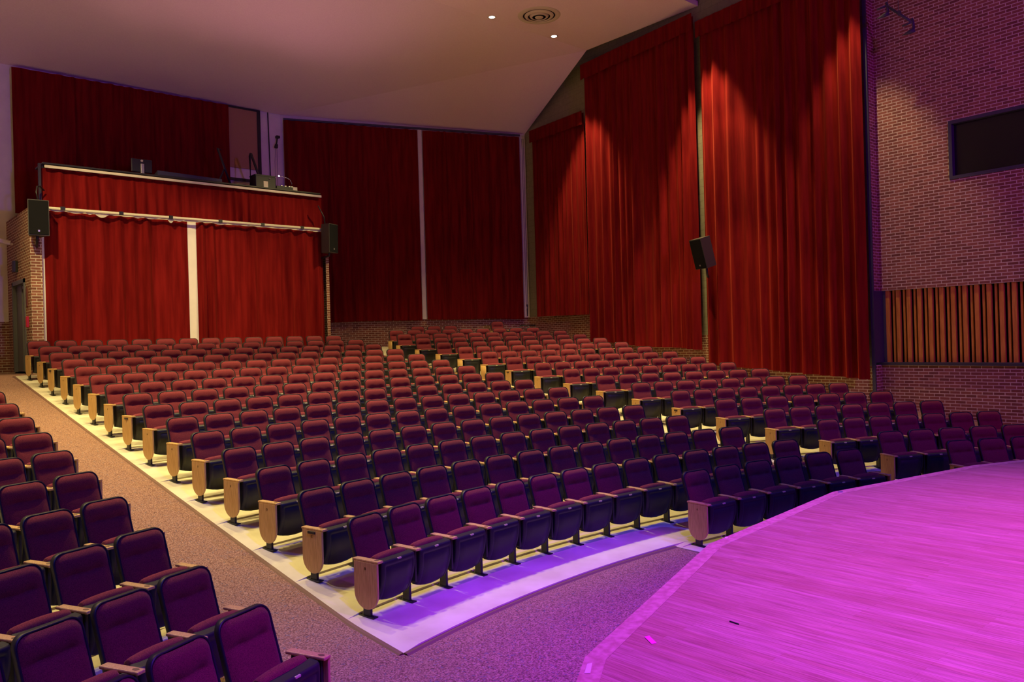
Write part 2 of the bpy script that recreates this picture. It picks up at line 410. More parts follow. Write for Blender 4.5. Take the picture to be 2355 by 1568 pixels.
def pan_mesh():
    mb = MB(); NX, NZ = 15, 13
    xs = [-1, -0.97, -0.90, -0.82, -0.78, -0.74, -0.4, 0, 0.4, 0.74, 0.78, 0.82, 0.90, 0.97, 1]
    ss = [0, 0.035, 0.08, 0.12, 0.15, 0.18, 0.35, 0.5, 0.65, 0.8, 0.9, 0.96, 1.0]
    vs = []
    for s in ss:
        for x in xs:
            w = 0.236 - 0.016 * s ** 3
            z = 0.505 + (0.118 + 0.035 * x * x - 0.505) * s
            y = -0.160 - 0.008 * sin(pi * s) + 0.088 * s ** 2.6
            if abs(x) > 0.88: y += 0.026 * ((abs(x) - 0.88) / 0.12) ** 2
            if s < 0.05: y += 0.014 * (1 - s / 0.05) ** 2
            if (abs(abs(x) - 0.78) < 0.01 and s > 0.14) or (abs(s - 0.15) < 0.01 and abs(x) < 0.80): y += 0.009
            vs.append((x * w, y, z))
    n = NX
    mb.add(vs, [(i * n + j, (i + 1) * n + j, (i + 1) * n + j + 1, i * n + j + 1) for i in range(NZ - 1) for j in range(n - 1)], True)
    loop = list(range(n)) + [i * n + n - 1 for i in range(1, NZ)] + [(NZ - 1) * n + j for j in range(n - 2, -1, -1)] + [i * n for i in range(NZ - 2, 0, -1)]
    o = len(mb.v)
    for i in loop:
        x, y, z = vs[i]; t = (0.505 - z) / 0.39
        mb.v.append((x, -0.062 + 0.045 * t, z + 0.006 * (1 - t)))
    L = len(loop)
    for i in range(L):
        mb.f.append([loop[i], loop[(i + 1) % L], o + (i + 1) % L, o + i]); mb.uv.append(None); mb.sm.append(False)
    mb.f.append([o + i for i in range(L)]); mb.uv.append(None); mb.sm.append(False)
    return mb.mesh('seat_pan', M['black'])
def cushion_mesh():
    mb = MB()
    prof = [(-0.060, 0.16), (-0.076, 0.30), (-0.080, 0.47), (-0.068, 0.515), (-0.040, 0.535), (-0.005, 0.533), (0.026, 0.512), (0.036, 0.46), (0.030, 0.30), (0.015, 0.16)]
    xs = [-1, -0.985, -0.93, -0.8, -0.5, 0, 0.5, 0.8, 0.93, 0.985, 1]; n = len(prof); vs = []
    for x in xs:
        e = sqrt(max(0, 1 - abs(x) ** 10)) * 0.35 + 0.65 if abs(x) < 1 else 0.62
        for y, z in prof:
            yy = -0.022 + (y + 0.022) * e; zz = z
            if z > 0.45: zz = z + 0.014 * (1 - x * x) - 0.02 * (1 - e)
            vs.append((x * 0.216, yy, zz))
    m = len(xs)
    fs = [(i * n + j, i * n + (j + 1) % n, (i + 1) * n + (j + 1) % n, (i + 1) * n + j) for i in range(m - 1) for j in range(n)]
    fs += [tuple(range(n))[::-1], tuple((m - 1) * n + j for j in range(n))]
    mb.add(vs, fs, True); return mb.mesh('seat_cushion', M['fabric'])
def plate_mesh():
    mb = MB(); mb.bbox(-0.024, 0.024, -0.166, -0.150, 0.486, 0.502, 0.004); return mb.mesh('number_plate', M['plate'])
def arm_mesh():
    mb = MB(); mb.bbox(-0.034, 0.034, -0.178, 0.150, 0.502, 0.525, 0.008); return mb.mesh('armrest', M['maple'])
def plug_mesh():
    mb = MB(); n = 14
    vs = [(0.016 * cos(2 * pi * k / n), -0.125 + 0.026 * sin(2 * pi * k / n), 0.5265) for k in range(n)] + [(0.016 * cos(2 * pi * k / n), -0.125 + 0.026 * sin(2 * pi * k / n), 0.520) for k in range(n)]
    mb.add(vs, [tuple(range(n))] + [(k, n + k, n + (k + 1) % n, (k + 1) % n) for k in range(n)]); return mb.mesh('arm_plug', M['plug'])
def leg_mesh():
    mb = MB()
    mb.bbox(-0.014, 0.014, -0.046, 0.046, 0.008, 0.30, 0.004)
    mb.bbox(-0.012, 0.012, -0.130, 0.120, 0.20, 0.502, 0.005)
    mb.bbox(-0.032, 0.032, -0.100, 0.108, 0.0, 0.012, 0.004)
    for y in (-0.080, 0.088): mb.lathe([(0.0, 0.020), (0.009, 0.019), (0.010, 0.012)], (0, y, 0), 8)
    return mb.mesh('leg', M['iron'])
def end_mesh():
    P = [(-0.168, 0.502), (-0.168, 0.23)] + [(-0.018 - 0.150 * cos(radians(a)), 0.225 - 0.147 * sin(radians(a))) for a in range(5, 180, 10)] + [(0.132, 0.23), (0.132, 0.502)]
    mb = MB(); n = len(P)
    # bevelled slab
    cx, cz = -0.018, 0.30
    def ins(p, d): return (p[0] + d * (1 if p[0] < cx else -1), p[1] + (d if p[1] < 0.2 else 0))
    rings = []
    for x, d in ((-0.011, 0.005), (-0.006, 0), (0.006, 0), (0.011, 0.005)): rings.append([(x, *ins(p, d)) for p in P])
    vs = [q for r in rings for q in r]
    fs = [(i * n + k, (i + 1) * n + k, (i + 1) * n + (k + 1) % n, i * n + (k + 1) % n) for i in range(3) for k in range(n)]
    fs += [tuple(range(n)), tuple(3 * n + k for k in range(n))[::-1]]
    mb.add(vs, fs); return mb.mesh('end_panel', M['maple'])
def letter_mesh(ch):
    cu = bpy.data.curves.new('row_letter', 'FONT'); cu.body = ch; cu.size = 0.036; cu.extrude = 0.0012; cu.align_x = 'CENTER'; cu.align_y = 'CENTER'
    ob = bpy.data.objects.new('row_letter', cu); COL.objects.link(ob)
    dg = bpy.context.evaluated_depsgraph_get(); me = bpy.data.meshes.new_from_object(ob.evaluated_get(dg))
    bpy.data.objects.remove(ob); me.name = 'row_letter'; me.materials.clear(); me.materials.append(M['brass']); return me
def aislelight_mesh():
    mb = MB(); mb.bbox(-0.022, -0.008, -0.070, 0.035, 0.470, 0.496, 0.004); return mb.mesh('aisle_light', M['iron'])

SM = dict(backrest=backrest_mesh(), back_shell=shell_mesh(), seat_pan=pan_mesh(), seat_cushion=cushion_mesh(), number_plate=plate_mesh(), armrest=arm_mesh(), arm_plug=plug_mesh(), leg=leg_mesh(), end_panel=end_mesh(), aisle_light=aislelight_mesh())
for nm in ('seat_pan', 'seat_cushion', 'back_shell', 'end_panel'):
    bm = bmesh.new(); bm.from_mesh(SM[nm]); bmesh.ops.recalc_face_normals(bm, faces=bm.faces); bm.to_mesh(SM[nm]); bm.free()
LET = {}

# list of seats: block, row index k, order in the row, u centre, pitch, dR, dz, is first, is last
US = [(-3.284, 0.5458), (-3.278, 0.5488), (-3.295, 0.545), (-3.29, 0.5461), (-3.309, 0.5478), (-3.295, 0.5497), (-3.312, 0.5498), (-3.315, 0.5524), (-3.321, 0.5524), (-3.317, 0.5524), (-3.328, 0.5522), (-3.324, 0.5536), (-3.339, 0.5517), (-3.337, 0.5552), (-3.373, 0.5487)]
RT = {-1: (6.07, .555, 4), 0: (6.095, .5675, 6), 1: (6.075, .5192, 7), 2: (6.10, .540, 7), 3: (6.10, .5658, 7), 4: (6.065, .5179, 8), 5: (6.065, .5393, 8), 6: (6.075, .5543, 8), 7: (6.05, .5094, 9), 8: (6.09, .5238, 9), 9: (6.065, .5444, 9), 10: (6.095, .560, 9), 11: (6.095, .5156, 10), 12: (6.11, .5328, 10), 13: (6.12, .5483, 10), 14: (6.14, .5594, 10), 15: (6.465, .5663, 9), 16: (7.735, .5525, 3), 17: (11.145, .55, 1)}
LF = {-1: 4, 0: 4, 1: 4, 2: 3, 3: 3, 4: 2, 5: 2, 6: 2, 7: 1, 8: 1}
seats = []
for k in range(15):
    u0, ps = US[k]
    for j in range(14):
        u = u0 + (j + .5) * ps
        q = ps
        if k == 0: u += -0.0025 * j * (13 - j); q = ps - 0.0025 * (12 - 2 * j)
        seats.append(dict(b='centre', k=k, j=j, u=u, ps=q, first=j == 0, last=j == 13, n=14))
for j in range(6): seats.append(dict(b='centre', k=-1, j=j, u=1.2577 + .5622 * j, ps=.5622, first=j == 0, last=j == 5, n=6))
for k, (u0, ps, nn) in RT.items():
    for j in range(nn): seats.append(dict(b='right', k=k, j=j, u=u0 + ps * j, ps=ps, first=j == 0, last=j == nn - 1, n=nn))
for k, nn in LF.items():
    for j in range(nn): seats.append(dict(b='left', k=k, j=j, u=-4.957 - .535 * j, ps=.535, first=j == nn - 1, last=j == 0, n=nn))
for s in seats:
    R = R0 + PITCH * s['k']; dz = 0.0
    if s['b'] == 'left': R -= 0.03 * (1 + s['j'] * 2); dz = -0.015
    x, y = pol(R, s['u']); s['R'] = R; s['th'] = s['u'] / R
    s['loc'] = (x, y, zk(s['k']) + SLAB + 0.004 + dz)
    s['depth'] = (Vector((x, y, 1.2)) - Vector((CX, CY, CZ))).dot(-ROT.col[2])
order = sorted(range(len(seats)), key=lambda i: seats[i]['depth'])
near = set(order[:300])

def seat_parts(s):
    """(name, mesh, local location, local scale, parent index or None)"""
    fx = s['ps'] / 0.55; h = s['ps'] / 2
    P = [('backrest', SM['backrest'], (0, 0, 0), (fx, 1, 1)), ('back_shell', SM['back_shell'], (0, 0, 0), (fx, 1, 1)),
         ('seat_cushion', SM['seat_cushion'], (0, 0, 0), (fx, 1, 1)), ('seat_pan', SM['seat_pan'], (0, 0, 0), (fx, 1, 1)),
         ('number_plate', SM['number_plate'], (0, 0, 0), (1, 1, 1))]
    sides = []
    if s['b'] == 'left':
        sides.append(h)
        if s['first']: sides.append(-h)
    else:
        sides.append(-h)
        if s['last']: sides.append(h)
    for q in sides:
        P.append(('armrest', SM['armrest'], (q, 0, 0), (1, 1, 1)))
        P.append(('leg', SM['leg'], (q, 0, 0), (1, 1, 1)))
        if (q < 0 and s['first']) or (q > 0 and s['last']):
            e = -0.027 if q < 0 else 0.027
            P.append(('end_panel', SM['end_panel'], (q + e, 0, 0), (1 if q < 0 else -1, 1, 1)))
    return P
BN = {'centre': 'centre block', 'right': 'right block', 'left': 'left block'}
def seat_label(s):
    row = ORD[s['k'] + 2]
    pos = ORD[s['j'] + 1]
    side = 'aisle' if s['b'] == 'left' else 'left'
    if s['b'] == 'centre' and s['k'] == -1: return 'maroon theatre seat in the short front row beside the stage, %s from the left' % pos
    lead = 'maroon theatre seat'
    if s['b'] != 'left' and (s['first']): lead = 'wood-ended maroon theatre seat'
    return '%s, %s, %s row from the stage, %s from the %s' % (lead, BN[s['b']], row, pos, side)
for i in sorted(near):
    s = seats[i]
    o = thing('theatre_seat', seat_label(s), 'theatre seat', s['loc'], -s['th'], 'maroon theatre seats in the ' + BN[s['b']])
    for nm, me, loc, sc in seat_parts(s):
        c = bpy.data.objects.new(nm, me); COL.objects.link(c); c.parent = o; c.location = loc; c.scale = sc
        if nm == 'armrest':
            g = bpy.data.objects.new('arm_plug', SM['arm_plug']); COL.objects.link(g); g.parent = c
        if nm == 'end_panel' and s['b'] != 'left' and loc[0] < 0:
            ch = 'ABCDEFGHJKLMNOPQRST'[s['k'] + 1]
            if ch not in LET: LET[ch] = letter_mesh(ch)
            g = bpy.data.objects.new('row_letter', LET[ch]); COL.objects.link(g); g.parent = c
            g.location = (-0.0118, -0.018, 0.445); g.rotation_euler = (radians(90), 0, radians(-90))
            if (s['b'], s['k']) in (('centre', 1), ('centre', 7), ('centre', 12), ('right', 4), ('right', 9), ('right', -1)):
                g = bpy.data.objects.new('aisle_light', SM['aisle_light']); COL.objects.link(g); g.parent = c
# every seat further back, as one object
verts = []; faces = []; mats = []; mat_list = [M['fabric'], M['black'], M['maple'], M['iron'], M['plate']]
mi = {M['fabric'].name: 0, M['black'].name: 1, M['maple'].name: 2, M['iron'].name: 3, M['plate'].name: 4}
cache = {}
for i in order[300:]:
    s = seats[i]
    T = Matrix.Translation(s['loc']) @ Matrix.Rotation(-s['th'], 4, 'Z')
    for nm, me, loc, sc in seat_parts(s):
        if me.name not in cache: cache[me.name] = ([v.co.copy() for v in me.vertices], [tuple(p.vertices) for p in me.polygons], mi[me.materials[0].name])
        V, Fc, m_ = cache[me.name]
        X = T @ Matrix.Translation(loc) @ Matrix.Diagonal((*sc, 1)); o0 = len(verts)
        verts += [tuple(X @ v) for v in V]
        faces += [tuple(o0 + j for j in f) for f in Fc]; mats += [m_] * len(Fc)
me = bpy.data.meshes.new('theatre_seats'); me.from_pydata(verts, [], faces)
for m_ in mat_list: me.materials.append(m_)
me.polygons.foreach_set('material_index', mats); me.polygons.foreach_set('use_smooth', [True] * len(faces)); me.update()
o = bpy.data.objects.new('theatre_seats', me); COL.objects.link(o)
tag(o, 'farthest rows of maroon theatre seats at the back of the right block', 'theatre seat', None, 'stuff')

# ------------------------------------------------------------------ stage
SZ = 0.90
poly = [(-8.4, -2.0), (-8.4, 5.4), (-7.30, 6.75), (-6.30, 7.95), (-4.165, 9.462), (-1.955, 10.268), (0.519, 10.538), (2.97, 10.10), (5.2, 9.25), (7.2, 7.9), (8.6, 6.2), (9.3, 5.0), (9.3, -2.0)]
inn = []
np_ = len(poly)
def inset(poly, d):
    out = []
    for i in range(len(poly)):
        p0, p, p1 = Vector(poly[i - 1]), Vector(poly[i]), Vector(poly[(i + 1) % len(poly)])
        a = (p - p0).normalized(); b = (p1 - p).normalized(); na = Vector((a.y, -a.x)); nb = Vector((b.y, -b.x))
        m = (na + nb); m = m / max(1e-6, m.length_squared) * 2
        out.append(tuple(p + m * d * 0.5 * 1.0 if False else p + (na + nb).normalized() * d / max(0.3, (na + nb).normalized().dot(na))))
    return out
inn = inset(poly, 0.105)
st = bpy.data.objects.new('stage', None); COL.objects.link(st)
tag(st, 'thrust stage with a pale strip-wood deck lit magenta', 'stage'); st['kind'] = 'structure'
mb = MB(); mb.add([(x, y, SZ) for x, y in inn], [tuple(range(np_))[::-1]]); part(st, 'stage_deck', M['deck'], mb)
mb = MB()
vs = [(x, y, SZ + 0.001) for x, y in inn] + [(x, y, SZ + 0.001) for x, y in poly] + [(x, y, SZ - 0.05) for x, y in poly]
fs = []
for i in range(np_):
    j = (i + 1) % np_; fs += [(i, j, np_ + j, np_ + i), (np_ + i, np_ + j, 2 * np_ + j, 2 * np_ + i)]
mb.add(vs, fs); fixn(part(st, 'stage_edge', M['edgewood'], mb))
mb = MB(); pin = inset(poly, 0.03)
mb.add([(x, y, SZ - 0.05) for x, y in pin] + [(x, y, -0.10) for x, y in pin], [(i, (i + 1) % np_, np_ + (i + 1) % np_, np_ + i) for i in range(np_)])
fixn(part(st, 'stage_front', M['riser'], mb))
def tape(pts, mat, label, name='tape'):
    mb = MB(); n = len(pts)
    mb.add([(x, y, SZ + 0.0035) for x, y in pts] + [(x, y, SZ + 0.0012) for x, y in pts], [tuple(range(n))] + [(i, n + i, n + (i + 1) % n, (i + 1) % n) for i in range(n)])
    return tag(fixn(mb.obj(name, mat)), label, 'tape')
def rect(c, hd, L, w):
    a = Vector((sin(radians(hd)), cos(radians(hd)))); b = Vector((a.y, -a.x)); c = Vector(c)
    return [tuple(c + a * (sx * L / 2) + b * (sy * w / 2)) for sx, sy in ((1, 1), (1, -1), (-1, -1), (-1, 1))]
tape([(-4.221, 9.394), (-4.197, 9.384), (-4.288, 9.312), (-4.309, 9.330)], M['paper'], 'cream tape strip on the wooden stage edge')
tape([(-3.759, 9.419), (-3.728, 9.412), (-3.780, 9.324), (-3.810, 9.331)], M['pinktape'], 'bright pink tape mark on the stage floor')
tape([(-3.250, 9.240), (-3.256, 9.176), (-3.268, 9.169), (-3.262, 9.233)], M['dark'], 'thin black scrap of tape on the stage floor')
tape([(-1.699, 10.300), (-1.674, 10.292), (-1.704, 10.265), (-1.729, 10.273)], M['paper'], 'tiny pale scrap of tape on the stage edge before the wood-ended front seat')
tape([(0.566, 10.510), (0.615, 10.486), (0.558, 10.449), (0.506, 10.476)], M['silver'], 'small shiny tape piece at the far corner of the stage edge')

# ------------------------------------------------------------------ walls
def wq(mb, a, b, z0, z1, uo=0.0):
    """vertical wall quad from plan point a to b; UV in metres"""
    L = hypot(b[0] - a[0], b[1] - a[1])
    mb.quad((a[0], a[1], z0), (b[0], b[1], z0), (b[0], b[1], z1), (a[0], a[1], z1), [(uo, z0), (uo + L, z0), (uo + L, z1), (uo, z1)])
TOP = 14.5
Pm = (4.75, 30.95); Pc = (12.67, 27.9); PL = (-12.5, 31.1); E_ = (11.06, 14.787); B0 = (11.43, 14.787)
hb = radians(3.8)
def bw(y): return (B0[0] - (B0[1] - y) * math.tan(hb), y)
# back wall
mb = MB(); wq(mb, PL, Pm, 3.35, TOP); wq(mb, Pm, Pc, 3.36, TOP); struct(mb.obj('wall_back', M['white']), 'white painted upper back wall')
mb = MB(); wq(mb, PL, Pm, 1.5, 3.35); wq(mb, Pm, Pc, 1.5, 3.36, 17.25); struct(mb.obj('wall_back.001', M['brick']), 'brick wainscot of the back wall')
# right wall behind the curtains
d = Vector((E_[0] - Pc[0], E_[1] - Pc[1])); L = d.length; d.normalize()
mid = (Pc[0] + d.x * 10.6, Pc[1] + d.y * 10.6); q1 = (Pc[0] + d.x * 3.6, Pc[1] + d.y * 3.6)
mb = MB(); wq(mb, Pc, q1, 3.34, TOP); wq(mb, q1, mid, 2.50, TOP, 3.6); wq(mb, mid, E_, 1.69, TOP, 10.6); struct(mb.obj('wall_right', M['block']), 'grey painted block wall behind the right curtains')
mb = MB(); wq(mb, Pc, q1, -0.3, 3.34); wq(mb, q1, mid, -0.3, 2.50, 3.6); wq(mb, mid, E_, -0.3, 1.69, 10.6); struct(mb.obj('wall_right.001', M['brick']), 'brick wainscot of the right wall')
# proscenium side wall: pier return, lower brick, upper brick round the window
YF = 4.0; WY0, WY1, WZ0, WZ1 = 10.2, 13.21, 5.645, 6.885
PZ0, PZ1 = 1.76, 3.385
mb = MB()
wq(mb, E_, B0, -0.3, 1.70); wq(mb, E_, B0, PZ1, TOP)
wq(mb, B0, bw(YF), -0.3, 1.70, 0.37)
wq(mb, B0, bw(YF), PZ1, WZ0, 0.37); wq(mb, B0, bw(YF), WZ1, TOP, 0.37)
wq(mb, B0, bw(WY1), WZ0, WZ1, 0.37); wq(mb, bw(WY0), bw(YF), WZ0, WZ1, 0.37 + (14.787 - WY0))
# underside of the upper brick over the slat recess
a, b = bw(14.787), bw(YF)
mb.quad((a[0], a[1], PZ1), (b[0], b[1], PZ1), (b[0] + 0.2, b[1], PZ1), (a[0] + 0.2, a[1], PZ1), [(0, 0), (10, 0), (10, .2), (0, .2)])
struct(mb.obj('wall_right.002', M['brick']), 'brick side wall of the proscenium with a dark window')
# window
w = bpy.data.objects.new('window_1', None); COL.objects.link(w); tag(w, 'dark control window high in the brick side wall', 'window'); w['kind'] = 'structure'
Mw = Matrix.Translation((bw(WY1)[0], WY1, 0)) @ Matrix.Rotation(-hb, 4, 'Z')   # local -y runs toward the stage, +x outward
WL = (WY1 - WY0) / cos(hb)
mb = MB(); t = 0.07
mb.box(-0.02, 0.16, -WL, 0, WZ1 - t, WZ1, Mw); mb.box(-0.02, 0.16, -WL, 0, WZ0, WZ0 + t, Mw)
mb.box(-0.02, 0.16, -t, 0, WZ0 + t, WZ1 - t, Mw); mb.box(-0.02, 0.16, -WL, -WL + t, WZ0 + t, WZ1 - t, Mw)
part(w, 'window_frame', M['navy'], mb)
mb = MB(); mb.box(0.10, 0.12, -WL + t, -t, WZ0 + t, WZ1 - t, Mw); part(w, 'pane', M['glass'], mb)
mb = MB(); mb.box(0.16, 0.18, -WL, 0, WZ0, WZ1, Mw); part(w, 'window_back', M['dark'], mb)
# slatted timber panel
sp = thing('slat_panel', 'vertical timber slat panel set into the brick side wall beside the stage', 'wall panel', (bw(12.0)[0], 12.0, PZ0))
inv = Matrix.Translation((-bw(12.0)[0], -12.0, -PZ0)) @ Matrix.Translation((B0[0], B0[1], 0)) @ Matrix.Rotation(-hb, 4, 'Z')
LP = (14.787 - YF) / cos(hb)
mb = MB(); mb.box(0.15, 0.18, -LP, 0, PZ0 - 0.1, PZ1 + 0.05, inv); part(sp, 'backing', M['dark'], mb)
mb = MB(); y = -0.10
while y > -LP + 0.1:
    mb.box(0.035, 0.10, y - 0.088, y, PZ0, PZ1, inv); mb.box(0.075, 0.13, y - 0.088 - 0.098, y - 0.088 - 0.052, PZ0, PZ1, inv); y -= 0.236
part(sp, 'slats', M['slat'], mb)
mb = MB(); mb.box(-0.07, 0.16, -LP, 0.02, PZ0 - 0.065, PZ0, inv); mb.box(-0.085, -0.06, -LP, 0.02, PZ0 - 0.03, PZ0 - 0.005, inv); part(sp, 'ledge', M['navy'], mb)
mb = MB(); mb.box(-0.36, 0.16, -0.035, -0.005, PZ0, PZ1, inv); mb.box(0.02, 0.15, -0.10, -0.03, PZ0, PZ1, inv); part(sp, 'panel_frame', M['navy'], mb)
# thin metal channel on the pier corner
mb = MB(); mb.box(E_[0] - 0.045, E_[0] + 0.01, E_[1] - 0.02, E_[1] + 0.05, -0.1, TOP); struct(mb.obj('trim_2', M['navy']), 'dark metal corner channel beside the brick side wall')
# unseen sides of the hall
mb = MB(); wq(mb, (-11.2, -3), PL, -0.5, TOP); struct(mb.obj('wall_left', M['block']), 'left wall of the hall')
mb = MB(); wq(mb, (11.2, -3), (-11.2, -3), -0.5, TOP); wq(mb, bw(YF), (11.2, -3), -0.5, TOP); struct(mb.obj('wall_front', M['dark']), 'black wall behind the stage')
mb = MB(); mb.quad((-14, -3, TOP), (14, -3, TOP), (14, 32, TOP), (-14, 32, TOP)); struct(mb.obj('ceiling', M['dark']), 'dark roof deck above the ceiling clouds')

# ------------------------------------------------------------------ ceiling clouds
ZC, YC, YE, XE = 11.56, 23.80, 19.62, 11.62
mb = MB()
back = [(-12.5, 31.1, 10.07), (-3.0, 31.1, 10.07), (4.75, 30.93, 10.03), (12.67, 27.9, 9.95)]
cre = [(-12.5, YC, ZC), (-3.0, YC, ZC), (5.2, YC, ZC), (XE, YC, ZC)]
fr = [(-12.5, YE, ZC), (-3.0, YE, ZC), (5.2, YE, ZC), (XE, YE, ZC)]
fu = [(x, y, z + 0.14) for x, y, z in fr]
vs = back + cre + fr + fu + [(x, y, z + 0.14) for x, y, z in cre]
fs = []
for i in range(3):
    fs += [(i, i + 1, 5 + i, 4 + i), (4 + i, 5 + i, 9 + i, 8 + i), (8 + i, 9 + i, 13 + i, 12 + i), (12 + i, 13 + i, 17 + i, 16 + i)]
fs += [(7, 11, 15, 19)]
mb.add(vs, fs); struct(mb.obj('ceiling.001', M['plaster']), 'smooth plaster ceiling folded up from the back wall')
mb = MB(); mb.box(-12, 11.2, 9.5, 18.4, 12.3, 12.45); struct(mb.obj('ceiling.002', M['plaster']), 'next ceiling cloud toward the stage')
def downlight(x, y, label):
    t = thing('ceiling_light', label, 'light', (x, y, ZC), 0, 'small round downlights along the ceiling fold')
    mb = MB(); mb.lathe([(0.125, -0.002), (0.120, -0.010), (0.085, -0.006), (0.080, 0.0)], (0, 0, 0), 28); part(t, 'trim_ring', M['vent'], mb)
    mb = MB(); n = 24; mb.add([(0.082 * cos(2 * pi * k / n), 0.082 * sin(2 * pi * k / n), -0.005) for k in range(n)], [tuple(range(n))[::-1]]); part(t, 'lamp', M['lamp'], mb)
downlight(5.251, 23.72, 'small round downlight cut off by the top edge of the picture')
downlight(7.604, 23.66, 'small round downlight to the left of the ceiling vent')
downlight(9.984, 23.60, 'small round downlight just below the ceiling vent')
t = thing('ceiling_vent', 'round white air diffuser with concentric rings in the ceiling', 'vent', (8.57, 22.76, ZC))
for r0, r1, z0 in ((0.45, 0.60, -0.03), (0.31, 0.41, -0.055), (0.19, 0.27, -0.07)):
    mb = MB(); mb.lathe([(r1, 0.0 if r1 > 0.5 else -0.012), (r1 - 0.015, z0 * 0.6), (r0 + 0.02, z0), (r0, z0 + 0.012), (r0, z0 + 0.02)], (0, 0, 0), 48); part(t, 'ring', M['vent'], mb)
mb = MB(); mb.lathe([(0.12, -0.06), (0.10, -0.075), (0.0, -0.08)], (0, 0, 0), 32); part(t, 'centre_disc', M['vent'], mb)
mb = MB(); n = 32; mb.add([(0.46 * cos(2 * pi * k / n), 0.46 * sin(2 * pi * k / n), -0.004) for k in range(n)], [tuple(range(n))[::-1]]); part(t, 'duct_opening', M['dark'], mb)

# ------------------------------------------------------------------ curtains
def drape(p0, p1, zt, zb, seed, folds=4.6, amp=0.06, wav=0.0, top_amp=0.55, rows=14, ntop=0.0):
    """p0->p1 plan points left to right as seen from the hall; zt, zb: pairs of heights at the two ends"""
    rr = random.Random(seed)
    d = Vector((p1[0] - p0[0], p1[1] - p0[1])); L = d.length; d.normalize(); nn = Vector((d.y, -d.x))
    nf = max(3, int(L * folds)); ph = [0.0]
    for i in range(nf): ph.append(ph[-1] + rr.uniform(0.6, 1.4))
    ph = [p / ph[-1] * L for p in ph]
    am = [rr.uniform(0.35, 1.3) for i in range(nf + 1)]; sk = [rr.uniform(-0.9, 0.9) for i in range(nf + 1)]
    S_ = []
    for i in range(nf):
        for q in range(8):
            t = q / 8; S_.append((ph[i] + (ph[i + 1] - ph[i]) * t, (0.5 - 0.5 * cos(2 * pi * t)) ** 1.25 * am[i], i))
    S_.append((L, 0.0, nf))
    mb = MB(); n = len(S_); vs = []
    for r in range(rows + 1):
        t = r / rows
        for (s, a, i) in S_:
            f = s / L
            Zt = zt[0] + (zt[1] - zt[0]) * f; Zb = zb[0] + (zb[1] - zb[0]) * f + wav * sin(s * 2.1 + seed)
            z = Zt + (Zb - Zt) * t
            aa = amp * (top_amp + (1 - top_amp) * t) * a
            sh = sk[i] * 0.05 * t * a
            q = Vector(p0) + d * (s + sh) + nn * aa
            vs.append((q.x, q.y, z))
    mb.add(vs, [(r * n + j, (r + 1) * n + j, (r + 1) * n + j + 1, r * n + j + 1) for r in range(rows) for j in range(n - 1)], True)
    # turned hem and back of the cloth
    return mb
def lerp2(a, b, t): return (a[0] + (b[0] - a[0]) * t, a[1] + (b[1] - a[1]) * t)
def offp(p, a, b, o):
    d = Vector((b[0] - a[0], b[1] - a[1])).normalized(); return (p[0] + d.y * o, p[1] - d.x * o)
def curtain(label, p0, p1, zt, zb, seed, valance=None, name='stage_curtain', group=None, loc=None, **kw):
    t = thing(name, label, 'curtain', (lerp2(p0, p1, .5)[0], lerp2(p0, p1, .5)[1], min(zb)), 0, group)
    o = (-t.location.x, -t.location.y, -t.location.z)
    def sh(mb):
        mb.v = [(x + o[0], y + o[1], z + o[2]) for x, y, z in mb.v]; return mb
    mb = drape(p0, p1, zt, zb, seed, **kw); part(t, 'drape', M['velvet'], sh(mb))
    if valance:
        z0, z1 = valance
        a, b = offp(p0, p0, p1, 0.10), offp(p1, p0, p1, 0.10)
        e = 0.06; a = lerp2(a, b, -e / 4); b = lerp2(a, b, 1 + e / 8)
        mb = drape(a, b, z0, z1, seed + 50, folds=3.6, amp=0.045, top_amp=0.3, rows=5)
        part(t, 'valance', M['velvet'], sh(mb))
    return t
# right wall bays
G1 = 'tall red curtains along the right wall'
curtain('red curtain in the back right corner, lowest hung of the right wall', (12.325, 27.15), (12.0, 24.36), (9.80, 9.80), (3.32, 3.28), 11, ((9.84, 9.84), (9.42, 9.40)), group=G1, folds=4.2, amp=0.09)
curtain('red curtain in the middle of the right wall, behind the tilted loudspeaker', (11.985, 24.28), (11.412, 19.65), (11.24, 11.24), (2.40, 2.09), 12, ((11.30, 11.30), (10.81, 10.835)), group=G1, folds=3.3, amp=0.15, wav=0.02)
curtain('red curtain nearest the brick side wall, widest on the right wall', (11.392, 19.44), (10.825, 14.80), (10.96, 10.96), (1.70, 1.40), 13, ((11.01, 11.01), (10.56, 10.56)), group=G1, folds=2.9, amp=0.17)
# back wall, right part
dseg = Vector((Pc[0] - Pm[0], Pc[1] - Pm[1])); LS = dseg.length; dseg.normalize(); ns = Vector((dseg.y, -dseg.x))
def seg(x, o=0.12): t = (x - Pm[0]) / dseg.x; return (Pm[0] + dseg.x * t + ns.x * o, Pm[1] + dseg.y * t + ns.y * o)
G2 = 'dark red curtains on the back wall'
curtain('dark red back wall curtain just right of the control booth', seg(4.80), seg(8.93), (9.83, 9.80), (3.26, 3.30), 21, group=G2, folds=3.2, amp=0.10, wav=0.012)
curtain('dark red back wall curtain between the two white wall strips', seg(9.10), seg(12.42), (9.80, 9.80), (3.31, 3.28), 22, group=G2, folds=3.2, amp=0.10, wav=0.012)
curtain('dark red curtain high behind the control booth on the left', (-2.80, 30.80), (2.95, 30.80), (9.99, 9.99), (6.2, 6.2), 23, group=G2, folds=3.2, amp=0.10, wav=0.03)
